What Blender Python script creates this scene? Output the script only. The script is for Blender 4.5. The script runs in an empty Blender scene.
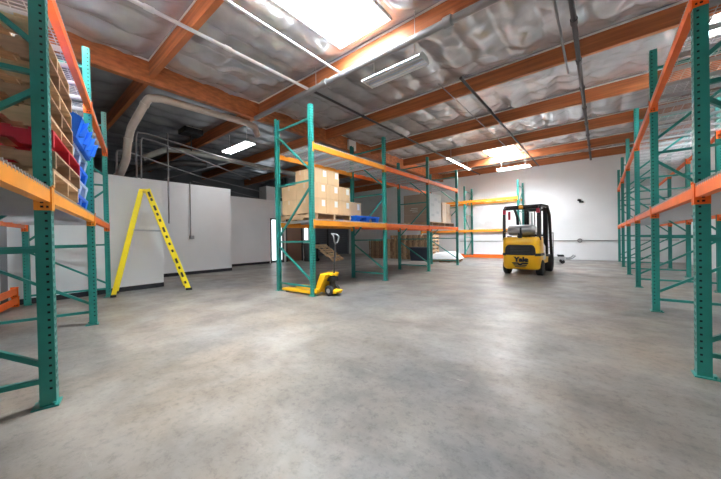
import bpy, math, random
from math import sin, cos, pi, radians
from mathutils import Vector, Matrix
random.seed(7)
SC = bpy.context.scene
COL = SC.collection

# ------------------------------------------------------------------ camera, world, exposure
W, H = 721, 479
CF, CROLL, CPITCH, CYAW, CH = 291.6841, 0.0154, -0.0038, 0.6873, 1.0887
def make_camera():
    s, c = sin(CYAW), cos(CYAW); sp, cp = sin(CPITCH), cos(CPITCH); sr, cr = sin(CROLL), cos(CROLL)
    F = Vector((-s*cp, c*cp, sp)); R0 = Vector((c, s, 0)); U0 = Vector((s*sp, -c*sp, cp))
    R = cr*R0 - sr*U0; U = sr*R0 + cr*U0
    cam = bpy.data.cameras.new('camera'); o = bpy.data.objects.new('camera', cam); COL.objects.link(o)
    cam.sensor_width = 36; cam.sensor_fit = 'HORIZONTAL'; cam.lens = CF/W*36; cam.clip_start = .05; cam.clip_end = 200
    o.matrix_world = Matrix(((R.x, U.x, -F.x, 0), (R.y, U.y, -F.y, 0), (R.z, U.z, -F.z, CH), (0, 0, 0, 1)))
    SC.camera = o
make_camera()
SC.view_settings.view_transform = 'Standard'; SC.view_settings.look = 'None'
SC.view_settings.gamma = 1; SC.view_settings.use_curve_mapping = False
SC.view_settings.exposure = 0.82
SKY_E = 66.0        # skylight panes
TUBE_E = 34.0        # fluorescent fixtures
DOOR_E = 1.1        # frosted glass door pane with daylight behind
wd = bpy.data.worlds.new('world'); SC.world = wd; wd.use_nodes = True
wd.node_tree.nodes['Background'].inputs[0].default_value = (.85, .93, 1, 1)
wd.node_tree.nodes['Background'].inputs[1].default_value = 1.0

# ------------------------------------------------------------------ materials
def sl(r, g, b):   # sRGB 0..255 to linear
    f = lambda v: (v/255/12.92 if v/255 <= .04045 else ((v/255+.055)/1.055)**2.4)
    return (f(r), f(g), f(b), 1)
MATS = {}
def mat(name, col, rough=.5, metal=0, noise=0, nscale=8, bump=0, bscale=40, emit=None, espec=.5, stretch=(1, 1, 1)):
    if name in MATS: return MATS[name]
    m = bpy.data.materials.new(name); m.use_nodes = True; nt = m.node_tree; b = nt.nodes['Principled BSDF']
    b.inputs['Base Color'].default_value = col; b.inputs['Roughness'].default_value = rough; b.inputs['Metallic'].default_value = metal
    b.inputs['Specular IOR Level'].default_value = espec
    if noise or bump:
        tc = nt.nodes.new('ShaderNodeTexCoord'); mp = nt.nodes.new('ShaderNodeMapping'); nt.links.new(tc.outputs['Object'], mp.inputs[0])
        mp.inputs['Scale'].default_value = stretch
    if noise:
        n = nt.nodes.new('ShaderNodeTexNoise'); n.inputs['Scale'].default_value = nscale; n.inputs['Detail'].default_value = 5
        nt.links.new(mp.outputs[0], n.inputs['Vector'])
        r = nt.nodes.new('ShaderNodeValToRGB'); r.color_ramp.elements[0].position = .3; r.color_ramp.elements[1].position = .7
        r.color_ramp.elements[0].color = [max(0, v*(1-noise)) for v in col[:3]]+[1]
        r.color_ramp.elements[1].color = [min(1, v*(1+noise)) for v in col[:3]]+[1]
        nt.links.new(n.outputs[0], r.inputs[0]); nt.links.new(r.outputs[0], b.inputs['Base Color'])
    if bump:
        n2 = nt.nodes.new('ShaderNodeTexNoise'); n2.inputs['Scale'].default_value = bscale; n2.inputs['Detail'].default_value = 6
        nt.links.new(mp.outputs[0], n2.inputs['Vector'])
        bp = nt.nodes.new('ShaderNodeBump'); bp.inputs['Strength'].default_value = bump; bp.inputs['Distance'].default_value = .02
        nt.links.new(n2.outputs[0], bp.inputs['Height']); nt.links.new(bp.outputs[0], b.inputs['Normal'])
    if emit:
        b.inputs['Emission Color'].default_value = emit[0]; b.inputs['Emission Strength'].default_value = emit[1]
    MATS[name] = m; return m

def concrete():
    m = bpy.data.materials.new('concrete'); m.use_nodes = True; nt = m.node_tree; N = nt.nodes; L = nt.links
    b = N['Principled BSDF']; tc = N.new('ShaderNodeTexCoord')
    def noise(scale, det, rough=.6, dist=0, st=(1, 1, 1)):
        mp = N.new('ShaderNodeMapping'); mp.inputs['Scale'].default_value = st; L.new(tc.outputs['Object'], mp.inputs[0])
        n = N.new('ShaderNodeTexNoise'); n.inputs['Scale'].default_value = scale; n.inputs['Detail'].default_value = det
        n.inputs['Roughness'].default_value = rough; n.inputs['Distortion'].default_value = dist
        L.new(mp.outputs[0], n.inputs['Vector']); return n.outputs[0]
    def ramp(src, stops):
        r = N.new('ShaderNodeValToRGB'); e = r.color_ramp.elements
        e[0].position = stops[0][0]; e[0].color = stops[0][1]; e[1].position = stops[-1][0]; e[1].color = stops[-1][1]
        for p, c in stops[1:-1]: e.new(p).color = c
        L.new(src, r.inputs[0]); return r.outputs[0]
    def mix(f, a, c, kind='MIX'):
        x = N.new('ShaderNodeMix'); x.data_type = 'RGBA'; x.blend_type = kind
        if isinstance(f, float): x.inputs[0].default_value = f
        else: L.new(f, x.inputs[0])
        for i, v in ((6, a), (7, c)):
            if isinstance(v, tuple): x.inputs[i].default_value = v
            else: L.new(v, x.inputs[i])
        return x.outputs[2]
    g = lambda v: (v, v, v, 1)
    base = ramp(noise(.35, 6, .62, .3), [(.38, (.175, .166, .160, 1)), (.5, (.235, .204, .178, 1)), (.62, (.29, .231, .182, 1))])
    mott = ramp(noise(2.3, 7, .65, .3), [(.3, g(.50)), (.55, g(1)), (.75, g(1.0))])
    col = mix(.75, base, mott, 'MULTIPLY')
    stre = ramp(noise(1.1, 8, .7, .4, (.35, 2.2, 1)), [(.30, g(.72)), (.60, g(1))])
    col = mix(.85, col, stre, 'MULTIPLY')
    fine = ramp(noise(17, 8, .8), [(.32, g(.35)), (.5, g(1)), (.66, g(1)), (.76, g(1.5))])
    col = mix(.7, col, fine, 'MULTIPLY')
    scr = ramp(noise(1.6, 9, .8, .1, (.5, 9, 1)), [(.62, g(0)), (.70, g(.5))])
    col = mix(scr, col, (.46, .43, .40, 1))
    pale = ramp(noise(.9, 6, .6, .3), [(.50, g(0)), (.75, g(.8))])
    col = mix(pale, col, mix(.3, col, (.75, .72, .69, 1)))
    L.new(col, b.inputs['Base Color'])
    rr = ramp(noise(1.6, 5, .6, .2), [(.3, g(.275)), (.7, g(.5))]); L.new(rr, b.inputs['Roughness'])
    bp = N.new('ShaderNodeBump'); bp.inputs['Strength'].default_value = .25; bp.inputs['Distance'].default_value = .01
    L.new(noise(9, 8, .7), bp.inputs['Height']); L.new(bp.outputs[0], b.inputs['Normal'])
    b.inputs['Specular IOR Level'].default_value = .5
    return m
M_FLOOR = concrete()
M_WALL = mat('white_paint', (.90, .90, .905, 1), .6, noise=.05, nscale=.7, bump=.05, bscale=30)
M_WALLG = mat('grey_wall', (.45, .46, .475, 1), .6, noise=.06, nscale=.7)  # recess wall in mid grey, darker than the white walls
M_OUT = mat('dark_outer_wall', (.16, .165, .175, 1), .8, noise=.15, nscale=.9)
M_BASE = mat('black_rubber', (.012, .013, .017, 1), .6)
M_WOOD = mat('glulam', (.46, .145, .045, 1), .55, noise=.3, nscale=6, stretch=(.15, 1, 3), bump=.1)
M_INS = mat('insulation_facing', (.72, .72, .73, 1), .2, metal=.5, noise=.15, nscale=2.2, bump=.25, bscale=9)
M_INSD = mat('shaded_insulation', (.62, .65, .69, 1), .25, metal=.45, noise=.2, nscale=1.5, bump=.5, bscale=6)  # darker insulation copy: dimmer light left of the girder put into its colour
M_STAPLE = mat('white_facing_tab', (.85, .83, .80, 1), .6)
M_TEAL = mat('teal_paint', (.022, .25, .207, 1), .32, noise=.12, nscale=5)
M_HOLE = mat('punched_hole', (.006, .012, .012, 1), .9)
M_ORANGE = mat('orange_paint', (.86, .145, .010, 1), .5, noise=.1, nscale=4)
M_AMBER = mat('amber_paint', (.86, .30, .022, 1), .38, noise=.1, nscale=4)
M_ZINC = mat('galvanised_wire', (.55, .55, .56, 1), .4, metal=.35)
M_STEEL = mat('steel', (.55, .56, .58, 1), .32, metal=.85)
M_PIPEW = mat('white_pipe', (.62, .61, .60, 1), .45)
M_PIPED = mat('dark_pipe', (.06, .055, .055, 1), .5, metal=.3)
M_PIPEG = mat('grey_pipe', (.27, .265, .265, 1), .45, metal=.2)
M_DUCT = mat('beige_duct', (.68, .585, .50, 1), .5, noise=.08, nscale=5)
M_YEL = mat('ladder_yellow', (.84, .66, .015, 1), .4)
M_FYEL = mat('machine_yellow', (.92, .50, .01, 1), .35)
M_BLACK = mat('black_plastic', (.012, .012, .014, 1), .45)
M_RUB = mat('tyre_rubber', (.018, .018, .019, 1), .75)
M_CARD = mat('cardboard', (.70, .46, .255, 1), .75, noise=.07, nscale=4)
M_CARDP = mat('pale_cardboard', (.70, .54, .40, 1), .75, noise=.07, nscale=4)
M_TAPE = mat('packing_tape', (.70, .53, .35, 1), .3)
M_PAPER = mat('white_label', (.86, .84, .81, 1), .6)
M_PAL = mat('pallet_wood', (.56, .37, .215, 1), .7, noise=.3, nscale=5, stretch=(.6, 3, 3))
M_PALD = mat('weathered_pallet_wood', (.36, .22, .13, 1), .75, noise=.35, nscale=5, stretch=(.6, 3, 3))
M_PALR = mat('red_pallet_paint', (.48, .012, .03, 1), .5, noise=.15, nscale=6)
M_BLUE = mat('blue_plastic', (.01, .16, .78, 1), .35)
M_NAVY = mat('navy_plastic', (.02, .03, .055, 1), .45)
M_RED = mat('red_lens', (.42, .01, .04, 1), .3)
M_BROWN = mat('brown_door', (.26, .13, .085, 1), .55, noise=.08, nscale=3)
M_GREYD = mat('grey_door', (.085, .09, .105, 1), .55)
M_FILM = mat('stretch_film', (.60, .585, .57, 1), .28, bump=.4, bscale=9)
M_SKYN = mat('near_skylight_pane', (.9, .9, .9, 1), .5, emit=((.84, .93, 1, 1), SKY_E*.68))
M_SKY = mat('skylight_pane', (.9, .9, .9, 1), .5, emit=((.84, .93, 1, 1), SKY_E))
M_TUBE = mat('fluorescent_tube', (.9, .9, .9, 1), .5, emit=((.95, .97, 1, 1), TUBE_E))
M_LENS = mat('fixture_lens', (.85, .85, .84, 1), .5, emit=((.95, .97, 1, 1), 11.0))
M_OFF = mat('unlit_tube', (.66, .74, .86, 1), .25)
M_FIX = mat('white_enamel', (.78, .78, .77, 1), .4)
M_REFL = mat('fixture_reflector', (.86, .87, .89, 1), .3, metal=.15)
M_GLASS = mat('frosted_door_pane', (.8, .88, .9, 1), .3, emit=((.88, .97, 1, 1), DOOR_E))
M_AMBL = mat('amber_lens', (.75, .32, .02, 1), .25)
M_MAG = mat('magenta_label', (.6, .05, .3, 1), .5)
M_PURP = mat('dark_purple_plastic', (.04, .03, .07, 1), .4)

# ------------------------------------------------------------------ mesh helpers
class MB:
    def __init__(s, *mats): s.v = []; s.f = []; s.mi = []; s.mats = list(mats); s.sm = []
    def _m(s, m):
        if m is None: return 0
        if m not in s.mats: s.mats.append(m)
        return s.mats.index(m)
    def add(s, vs, fs, m=None, smooth=False):
        b = len(s.v); s.v += [tuple(v) for v in vs]; k = s._m(m)
        for f in fs: s.f.append([b+i for i in f]); s.mi.append(k); s.sm.append(smooth)
        return s
    def box(s, c, d, m=None, R=None):
        c = Vector(c); x, y, z = d[0]/2, d[1]/2, d[2]/2
        vs = [Vector((a*x, b_*y, e*z)) for a in (-1, 1) for b_ in (-1, 1) for e in (-1, 1)]
        if R is not None: vs = [R @ v for v in vs]
        return s.add([c+v for v in vs], [(0, 1, 3, 2), (4, 6, 7, 5), (0, 4, 5, 1), (2, 3, 7, 6), (0, 2, 6, 4), (1, 5, 7, 3)], m)
    def b2(s, x0, x1, y0, y1, z0, z1, m=None):
        return s.box(((x0+x1)/2, (y0+y1)/2, (z0+z1)/2), (abs(x1-x0), abs(y1-y0), abs(z1-z0)), m)
    def bar(s, p0, p1, w, h, m=None, up=(0, 0, 1)):
        p0, p1 = Vector(p0), Vector(p1); d = (p1-p0); L = d.length; d.normalize(); u = Vector(up)
        if abs(d.dot(u)) > .99: u = Vector((0, 1, 0))
        a = d.cross(u).normalized(); b = a.cross(d).normalized()
        R = Matrix((a, d, b)).transposed()
        return s.box((p0+p1)/2, (w, L, h), m, R)
    def cyl(s, p0, p1, r, n=12, m=None, r2=None, caps=True):
        p0, p1 = Vector(p0), Vector(p1); d = (p1-p0).normalized(); u = Vector((0, 0, 1)) if abs(d.z) < .9 else Vector((1, 0, 0))
        a = d.cross(u).normalized(); b = d.cross(a); r2 = r if r2 is None else r2
        vs = [p0+(a*cos(2*pi*k/n)+b*sin(2*pi*k/n))*r for k in range(n)]+[p1+(a*cos(2*pi*k/n)+b*sin(2*pi*k/n))*r2 for k in range(n)]
        s.add(vs, [(k, (k+1) % n, n+(k+1) % n, n+k) for k in range(n)], m, True)
        if caps: s.add(vs, [tuple(range(n-1, -1, -1)), tuple(range(n, 2*n))], m)
        return s
    def tube(s, pts, r, n=10, m=None):
        pts = [Vector(p) for p in pts]; rings = []
        ref = None
        for i, p in enumerate(pts):
            d = (pts[min(i+1, len(pts)-1)]-pts[max(i-1, 0)]).normalized()
            if ref is None: ref = Vector((0, 0, 1)) if abs(d.z) < .9 else Vector((1, 0, 0))
            a = d.cross(ref).normalized(); b = a.cross(d).normalized(); ref = b
            rings.append([p+(a*cos(2*pi*k/n)+b*sin(2*pi*k/n))*r for k in range(n)])
        vs = [v for R in rings for v in R]
        fs = [(i*n+k, i*n+(k+1) % n, (i+1)*n+(k+1) % n, (i+1)*n+k) for i in range(len(pts)-1) for k in range(n)]
        s.add(vs, fs, m, True)
        s.add(rings[0]+rings[-1], [tuple(range(n-1, -1, -1)), tuple(range(n, 2*n))], m)
        return s
    def prism(s, poly, axis, a0, a1, m=None):
        # poly in the two other axes; axis 0: (y,z), 1: (x,z), 2: (x,y)
        def P(p, a): return {0: (a, p[0], p[1]), 1: (p[0], a, p[1]), 2: (p[0], p[1], a)}[axis]
        n = len(poly); vs = [P(p, a0) for p in poly]+[P(p, a1) for p in poly]
        return s.add(vs, [(k, (k+1) % n, n+(k+1) % n, n+k) for k in range(n)]+[tuple(range(n-1, -1, -1)), tuple(range(n, 2*n))], m)
    def lathe(s, c, prof, axis=2, n=20, m=None):
        vs = []; c = Vector(c)
        for r, t in prof:
            for k in range(n):
                p, q = r*cos(2*pi*k/n), r*sin(2*pi*k/n)
                vs.append(c+Vector({0: (t, p, q), 1: (p, t, q), 2: (p, q, t)}[axis]))
        N = len(prof)
        s.add(vs, [(i*n+k, i*n+(k+1) % n, (i+1)*n+(k+1) % n, (i+1)*n+k) for i in range(N-1) for k in range(n)], m, True)
        s.add(vs, [tuple(range(n)), tuple(range((N-1)*n, N*n))], m)
        return s
    def quad(s, a, b, c, d, m=None): return s.add([a, b, c, d], [(0, 1, 2, 3)], m)
    def mesh(s, name, fix=True):
        me = bpy.data.meshes.new(name); me.from_pydata(s.v, [], s.f)
        for m in s.mats: me.materials.append(m)
        me.polygons.foreach_set('material_index', s.mi); me.polygons.foreach_set('use_smooth', s.sm)
        me.update()
        if fix:
            import bmesh
            bm = bmesh.new(); bm.from_mesh(me); bmesh.ops.recalc_face_normals(bm, faces=bm.faces[:]); bm.to_mesh(me); bm.free()
        return me
    def build(s, name, parent=None, loc=None, bevel=0, fix=True):
        o = bpy.data.objects.new(name, s.mesh(name, fix)); COL.objects.link(o)
        if parent is not None: o.parent = parent
        if loc is not None: o.location = loc
        if bevel:
            md = o.modifiers.new('edge', 'BEVEL'); md.width = bevel; md.segments = 2; md.limit_method = 'ANGLE'; md.angle_limit = radians(40)
        return o
def tag(o, label=None, cat=None, group=None, kind=None):
    if label: o['label'] = label
    if cat: o['category'] = cat
    if group: o['group'] = group
    if kind: o['kind'] = kind
    return o
def thing(name, label, cat, loc=(0, 0, 0), rz=0, group=None):
    o = bpy.data.objects.new(name, None); COL.objects.link(o); o.location = loc; o.rotation_euler = (0, 0, rz); o.empty_display_size = .1
    return tag(o, label, cat, group)
def struct(name, mb, parent=None, **k):
    o = mb.build(name, parent, **k)
    if parent is None: o['kind'] = 'structure'
    return o
KIDS = {}
def kids(o):
    return [c for c in o.children]
def dup(root, loc=None, rot=None, label=None, group=None, parent=None):
    r = root.copy(); COL.objects.link(r)
    if loc is not None: r.location = loc
    if rot is not None: r.rotation_euler = rot
    if label: r['label'] = label
    if group: r['group'] = group
    if parent is not None: r.parent = parent
    for ch in kids(root): dup(ch, parent=r)
    return r
ORD = ['first', 'second', 'third', 'fourth', 'fifth', 'sixth', 'seventh', 'eighth', 'ninth', 'tenth', 'eleventh', 'twelfth', 'thirteenth',
       'fourteenth', 'fifteenth', 'sixteenth', 'seventeenth', 'eighteenth', 'nineteenth', 'twentieth', 'twenty-first', 'twenty-second', 'twenty-third', 'twenty-fourth']

# ------------------------------------------------------------------ the setting
YB, XR = 16.05, 2.45
ZP, ZT = 4.38, 4.72       # purlin underside, insulation level
PY = [-5.42, -2.97, -.53, 1.91, 4.35, 6.80, 9.22, 11.67, 14.10, 15.97]
XG = -7.0
struct('floor', MB(M_FLOOR).add([(-17, -7, 0), (2.8, -7, 0), (2.8, 16.4, 0), (-17, 16.4, 0)], [(0, 1, 2, 3)]))
struct('wall_back', MB(M_WALL).b2(-14.2, XR+.2, YB, YB+.2, 0, 5.2))
struct('wall_right', MB(M_WALL).b2(XR, XR+.2, -7, YB, 0, 5.2))
# angled front wall behind the camera and the angled office corner
def slab(p, q, t, z0, z1, m, off=1):
    p, q = Vector((p[0], p[1], 0)), Vector((q[0], q[1], 0)); d = (q-p).normalized(); n = Vector((-d.y, d.x, 0))*off*t
    mb = MB(m); a = [p, q, q+n, p+n]
    return mb.add([v+Vector((0, 0, z0)) for v in a]+[v+Vector((0, 0, z1)) for v in a],
                  [(0, 1, 5, 4), (1, 2, 6, 5), (2, 3, 7, 6), (3, 0, 4, 7), (0, 3, 2, 1), (4, 5, 6, 7)])
A0 = (-7.95, -.02); A1 = (-8.19, 2.43)
struct('wall_front', slab(A0, (XR+.1, A0[1]-(XR+.1-A0[0])*math.tan(.2341)), .2, 0, 5.2, M_WALL, -1))
w = slab(A0, A1, .16, 0, 2.54, M_WALL, 1)
w.b2(-10.3, -8.19, 2.29, 2.43, 0, 2.54)
struct('wall_office', w)
struct('wall_left', MB(M_WALL).b2(-10.46, -10.3, 2.43, 5.19, 0, 2.94).b2(-11.8, -10.46, 5.05, 5.19, 0, 2.94))
w = MB(M_WALL)
w.b2(-11.96, -11.8, 5.19, 7.80, 0, 2.93); w.b2(-11.96, -11.8, 7.80, 8.52, 2.06, 2.93); w.b2(-11.96, -11.8, 8.52, 8.66, 0, 2.93)
w.b2(-11.96, -11.8, 8.66, 9.70, 2.06, 2.93); w.b2(-11.96, -11.8, 9.70, 10.3, 0, 2.93); w.b2(-14.0, -11.96, 10.14, 10.3, 0, 2.93)
struct('wall_left', w)
struct('wall_left', MB(M_WALLG).b2(-14.2, -14.0, 10.3, YB, 0, 5.2))
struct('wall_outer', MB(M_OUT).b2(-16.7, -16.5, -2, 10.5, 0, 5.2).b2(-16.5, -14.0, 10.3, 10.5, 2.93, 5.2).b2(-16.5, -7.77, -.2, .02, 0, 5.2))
bb = slab((A0[0]+.012, A0[1]), (A1[0]+.012, A1[1]), .03, 0, .1, M_BASE, 1); struct('baseboard_office', bb)
struct('baseboard_left', MB(M_BASE).b2(-10.3, -10.285, 2.43, 5.19, 0, .1))
struct('baseboard_left', MB(M_BASE).b2(-11.8, -11.785, 5.19, 7.74, 0, .1))
struct('baseboard_left', MB(M_BASE).b2(-11.8, -11.785, 9.75, 10.3, 0, .1))
d = slab(A0, (XR, A0[1]-(XR-A0[0])*math.tan(.2341)), .015, 0, .1, M_BASE, 1); struct('baseboard_front', d)
# doors
def door(name, y0, y1, leaf_m, frame_m):
    f = MB(frame_m); x = -11.8
    f.b2(x-.12, x+.02, y0-.06, y0, 0, 2.09); f.b2(x-.12, x+.02, y1, y1+.06, 0, 2.09); f.b2(x-.12, x+.02, y0-.06, y1+.06, 2.03, 2.09)
    o = struct(name, f)
    l = MB(leaf_m); l.b2(x-.09, x-.045, y0, y1, .01, 2.03); l.build('door_leaf', o)
    h = MB(M_STEEL); h.cyl((x-.045, y1-.08, 1.0), (x+.02, y1-.08, 1.0), .012, 8); h.cyl((x+.02, y1-.08, 1.0), (x+.02, y1-.2, 1.0), .01, 8); h.build('door_handle', o)
    return o
dr = door('door_1', 7.86, 8.46, M_GLASS, M_BLACK)
b = MB(M_BLACK); b.b2(-11.86, -11.83, 7.86, 8.46, 0.01, .12); b.build('bottom_rail', dr)
door('door_2', 8.72, 9.64, M_BROWN, M_BLACK)
f = MB(M_BLACK); f.b2(-11.82, -11.785, 9.76, 10.06, 1.02, 2.05)
wn = struct('window_1', f); MB(M_GLASS).b2(-11.786, -11.775, 9.79, 10.03, 1.05, 2.02).build('pane', wn)
# grey roll-up door in the recess
f = MB(M_GREYD); f.b2(-14.0, -13.9, 11.5, 11.62, 0, 3.2); f.b2(-14.0, -13.9, 15.5, 15.62, 0, 3.2); f.b2(-14.0, -13.85, 11.5, 15.62, 3.1, 3.4)
dd_ = struct('door_3', f)
l = MB(M_GREYD)
for k in range(24): l.b2(-14.0, -13.955+.012*(k % 2), 11.62, 15.5, .02+k*.128, .02+k*.128+.124)
l.build('slatted_curtain', dd_)
t = MB(M_BLACK); t.b2(-13.96, -13.92, 13.5, 13.62, 0, 3.1); t.build('centre_post', dd_)

# ceiling insulation: sheets sagging between the purlins
SKYL = [(-3.79, -2.66, 2.02, 4.10), (-3.79, -2.62, 11.85, 13.98), (1.5, 2.3, 7.0, 8.3), (-4.6, -3.5, -.45, .65)]  # last entry is an unseen skylight added to light the foreground floor
def hsh(a, b): 
    v = sin(a*12.9898+b*78.233)*43758.5453; return v-math.floor(v)
def vn(x, y):
    i, j = math.floor(x), math.floor(y); u, v = x-i, y-j; u = u*u*(3-2*u); v = v*v*(3-2*v)
    return (hsh(i, j)*(1-u)+hsh(i+1, j)*u)*(1-v)+(hsh(i, j+1)*(1-u)+hsh(i+1, j+1)*u)*v
def ins_z(x, y, y0, y1):
    e = min(1, max(0, y-y0-.05)/.35, max(0, y1-.05-y)/.35)
    for q in SKYL:
        if y0 < (q[2]+q[3])/2 < y1:
            d = max(q[0]-x, x-q[1], q[2]-y, y-q[3], 0); e = min(e, d/.25)
    e = e*e*(3-2*e)
    sub = abs(sin(pi*(x+.13)/.61))            # hangs between the small rafters
    amp = .55+.9*vn(math.floor((x+.13)/.61)*1.7, y*.55)
    rid = 1-abs(2*vn(x*1.5+y*.35, y*.8-x*.3)-1)
    rid2 = 1-abs(2*vn(x*3.1-y*1.9+9, y*2.3+x*1.2)-1)
    rid3 = 1-abs(2*vn(x*.9+2*vn(y*.8, x*.5), y*2.2+1.5*vn(x*1.1, y*.7+3))-1)
    return ZT - e*(.075*amp*sub**.7 + .035*rid**5 + .03*rid2**6 + .04*rid3**6) + .012
def sheet(mb, x0, x1, y0, y1, by0, by1, m, st=.055):
    nx, ny = max(2, round((x1-x0)/st)), max(2, round((y1-y0)/st))
    vs = []
    for i in range(nx+1):
        for j in range(ny+1):
            x = x0+(x1-x0)*i/nx; y = y0+(y1-y0)*j/ny; vs.append((x, y, ins_z(x, y, by0, by1)))
    fs = [(i*(ny+1)+j, i*(ny+1)+j+1, (i+1)*(ny+1)+j+1, (i+1)*(ny+1)+j) for i in range(nx) for j in range(ny)]
    mb.add(vs, fs, m, True)
ci = MB(M_INS, M_INSD)
for k in range(len(PY)-1):
    y0, y1 = PY[k], PY[k+1]
    if y0 < -3.2: continue
    cuts = sorted([s for s in SKYL if y0 < (s[2]+s[3])/2 < y1])
    x = XG+.06
    for s in cuts:
        sheet(ci, x, s[0], y0, y1, y0, y1, M_INS)
        sheet(ci, s[0], s[1], y0, s[2], y0, y1, M_INS); sheet(ci, s[0], s[1], s[3], y1, y0, y1, M_INS)
        x = s[1]
    sheet(ci, x, XR, y0, y1, y0, y1, M_INS)
    if y1 < 12: sheet(ci, -16.5, XG-.06, y0, y1, y0, y1, M_INSD, .11)
    else: sheet(ci, -14.1, XG-.06, y0, y1, y0, y1, M_INSD, .11)
struct('ceiling', ci, fix=False)
struct('roof', MB(M_OUT).b2(-16.7, XR+.2, -7, YB+.2, 5.5, 5.6))
# beams
g = MB(M_WOOD); g.b2(XG-.065, XG+.065, -4, YB, 4.27, ZT-.01); struct('trim_1', g)
tn = 2
for k, y in enumerate(PY):
    if y < -3.2: continue
    p = MB(M_WOOD); p.b2(XG+.065, XR, y-.045, y+.045, ZP, ZT-.01)
    tb = MB(M_STAPLE)
    for sgn in (-1, 1): tb.b2(XG+.065, XR, y+sgn*.05-.006, y+sgn*.05+.006, ZT-.035, ZT-.002)
    o = struct('trim_%d' % tn, p); tn += 1; tb.build('facing_tab', o)
    xl = -16.5 if y < 10 else -14.0
    p = MB(M_WOOD); p.b2(xl, XG-.065, y-.045, y+.045, ZP, ZT-.01); o = struct('trim_%d' % tn, p); tn += 1
# tabs along the girder, joist hangers
tb = MB(M_STAPLE)
for k in range(1, len(PY)-1):
    if PY[k] < -3.2: continue
    tb.b2(XG+.066, XG+.078, PY[k]+.05, PY[k+1]-.05, ZT-.035, ZT-.002)
tb.build('facing_tab', bpy.data.objects['trim_1'])
# skylights: curb in the roof with a bright diffusing pane; the last is an added fill source
for i, (x0, x1, y0, y1) in enumerate(SKYL):
    c = MB(M_FIX); zz0, zz1 = ZT-.012, 5.47
    for q in ((x0-.03, x0, y0-.03, y1+.03), (x1, x1+.03, y0-.03, y1+.03), (x0, x1, y0-.03, y0), (x0, x1, y1, y1+.03)): c.b2(*q, zz0, zz1)
    o = struct('window_%d' % (i+2), c)
    MB(M_SKYN if i == 0 else M_SKY).b2(x0, x1, y0, y1, 5.43, 5.45).build('pane', o)
    m = MB(M_FIX); m.b2(x0, x1, y1-.06, y1-.048, 5.0, 5.012); m.b2(x0+.06, x0+.072, y0, y1, 5.0, 5.012); m.build('safety_bar', o)

# ------------------------------------------------------------------ pallet racks
BAY, DEP, HT = 2.4414, 1.085, 3.66
PW = .078
def post_mesh():
    mb = MB(M_TEAL, M_HOLE); h = PW/2; t = .004
    # C channel: front web at -y, two sides with inturned lips
    mb.b2(-h, h, -h, -h+t, 0, HT); mb.b2(-h, -h+t, -h, h, 0, HT); mb.b2(h-t, h, -h, h, 0, HT)
    mb.b2(-h, -h+.016, h-t, h, 0, HT); mb.b2(h-.016, h, h-t, h, 0, HT)
    n = 70; e = .0006
    for k in range(n):
        z = .12+k*.0508
        for s in (-1, 1):
            x = s*(h+e); y = -.016
            mb.quad((x, y-.007, z-.007), (x, y+.007, z-.007), (x, y+.007, z+.007), (x, y-.007, z+.007), M_HOLE)
            cx = s*.019; y2 = -h-e
            mb.quad((cx-.006*s-.005, y2, z-.014), (cx-.006*s+.005, y2, z-.014), (cx+.004*s+.007, y2, z+.014), (cx+.004*s-.007, y2, z+.014), M_HOLE)
    return mb.mesh('post')
def plate_mesh():
    return MB(M_TEAL).b2(-.065, .065, -.055, .075, 0, .01).cyl((-.05, -.03, .01), (-.05, -.03, .028), .01, 6).cyl((.05, .05, .01), (.05, .05, .028), .01, 6).mesh('foot_plate')
def strut_mesh(z0, z1):
    return MB(M_TEAL).bar((0, PW/2-.01, z0), (0, DEP-PW/2+.01, z1), .032, .034, None, (1, 0, 0)).mesh('brace')
POST, PLATE = post_mesh(), plate_mesh()
STRUTS = [strut_mesh(a, b) for a, b in ((.17, .17), (1.04, 1.04), (2.22, 2.22), (3.4, 3.4), (.28, .94), (2.1, 1.14), (2.42, 3.28))]
def beam_mesh(m, h=.1, L=None):
    L = (BAY if L is None else L)-PW
    mb = MB(m); prof = [(-.028, 0), (.028, 0), (.028, h-.03), (-.004, h-.03), (-.004, h), (-.028, h)]
    mb.prism(prof, 0, -L/2, L/2)
    return mb.mesh('beam')
def conn_mesh(m, side, h=.1):
    mb = MB(m, M_HOLE); x = side*(BAY-PW)/2
    mb.b2(x-.003, x+.003, -.030, .050, -.055, h+.02)
    mb.b2(x, x+side*.036, -.036, -.029, -.055, h+.02)
    for z in (-.03, .0, .05, .085):
        xx = x-side*.0036; y = .012
        mb.quad((xx, y-.008, z-.008), (xx, y+.008, z-.008), (xx, y+.008, z+.006), (xx, y-.008, z+.006), M_HOLE)
        if z in (-.03, .05):
            y = -.014; mb.quad((xx, y-.006, z-.008), (xx, y+.006, z-.008), (xx, y+.006, z+.006), (xx, y-.006, z+.006), M_HOLE)
    mb.cyl((x+side*.02, -.034, .11), (x+side*.02, -.041, .11), .009, 8)
    return mb.mesh('connector')
BEAM = {k+q: (beam_mesh(m, h), conn_mesh(m, -1, h), conn_mesh(m, 1, h)) for k, m in (('o', M_ORANGE), ('a', M_AMBER)) for q, h in (('', .105), ('s', .085))}
def deck_mesh():
    mb = MB(M_ZINC); w = 1.165; y0, y1 = -.034, DEP+.034; r = .0026
    n = 23
    for k in range(n):
        x = -w/2+.006+(w-.012)*k/(n-1); mb.box((x, (y0+y1)/2, .003), (.0052, y1-y0, .0052))
        for yy, s in ((y0, -1), (y1, 1)): mb.box((x, yy-s*.011, .007), (.008, .030, .020)); mb.box((x, yy+s*.003, -.004), (.008, .005, .02))
    for k in range(13):
        y = y0+.005+(y1-y0-.01)*k/12; mb.box((0, y, .008), (w, .0052, .0052))
    
    return mb.mesh('wire_deck')
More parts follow.
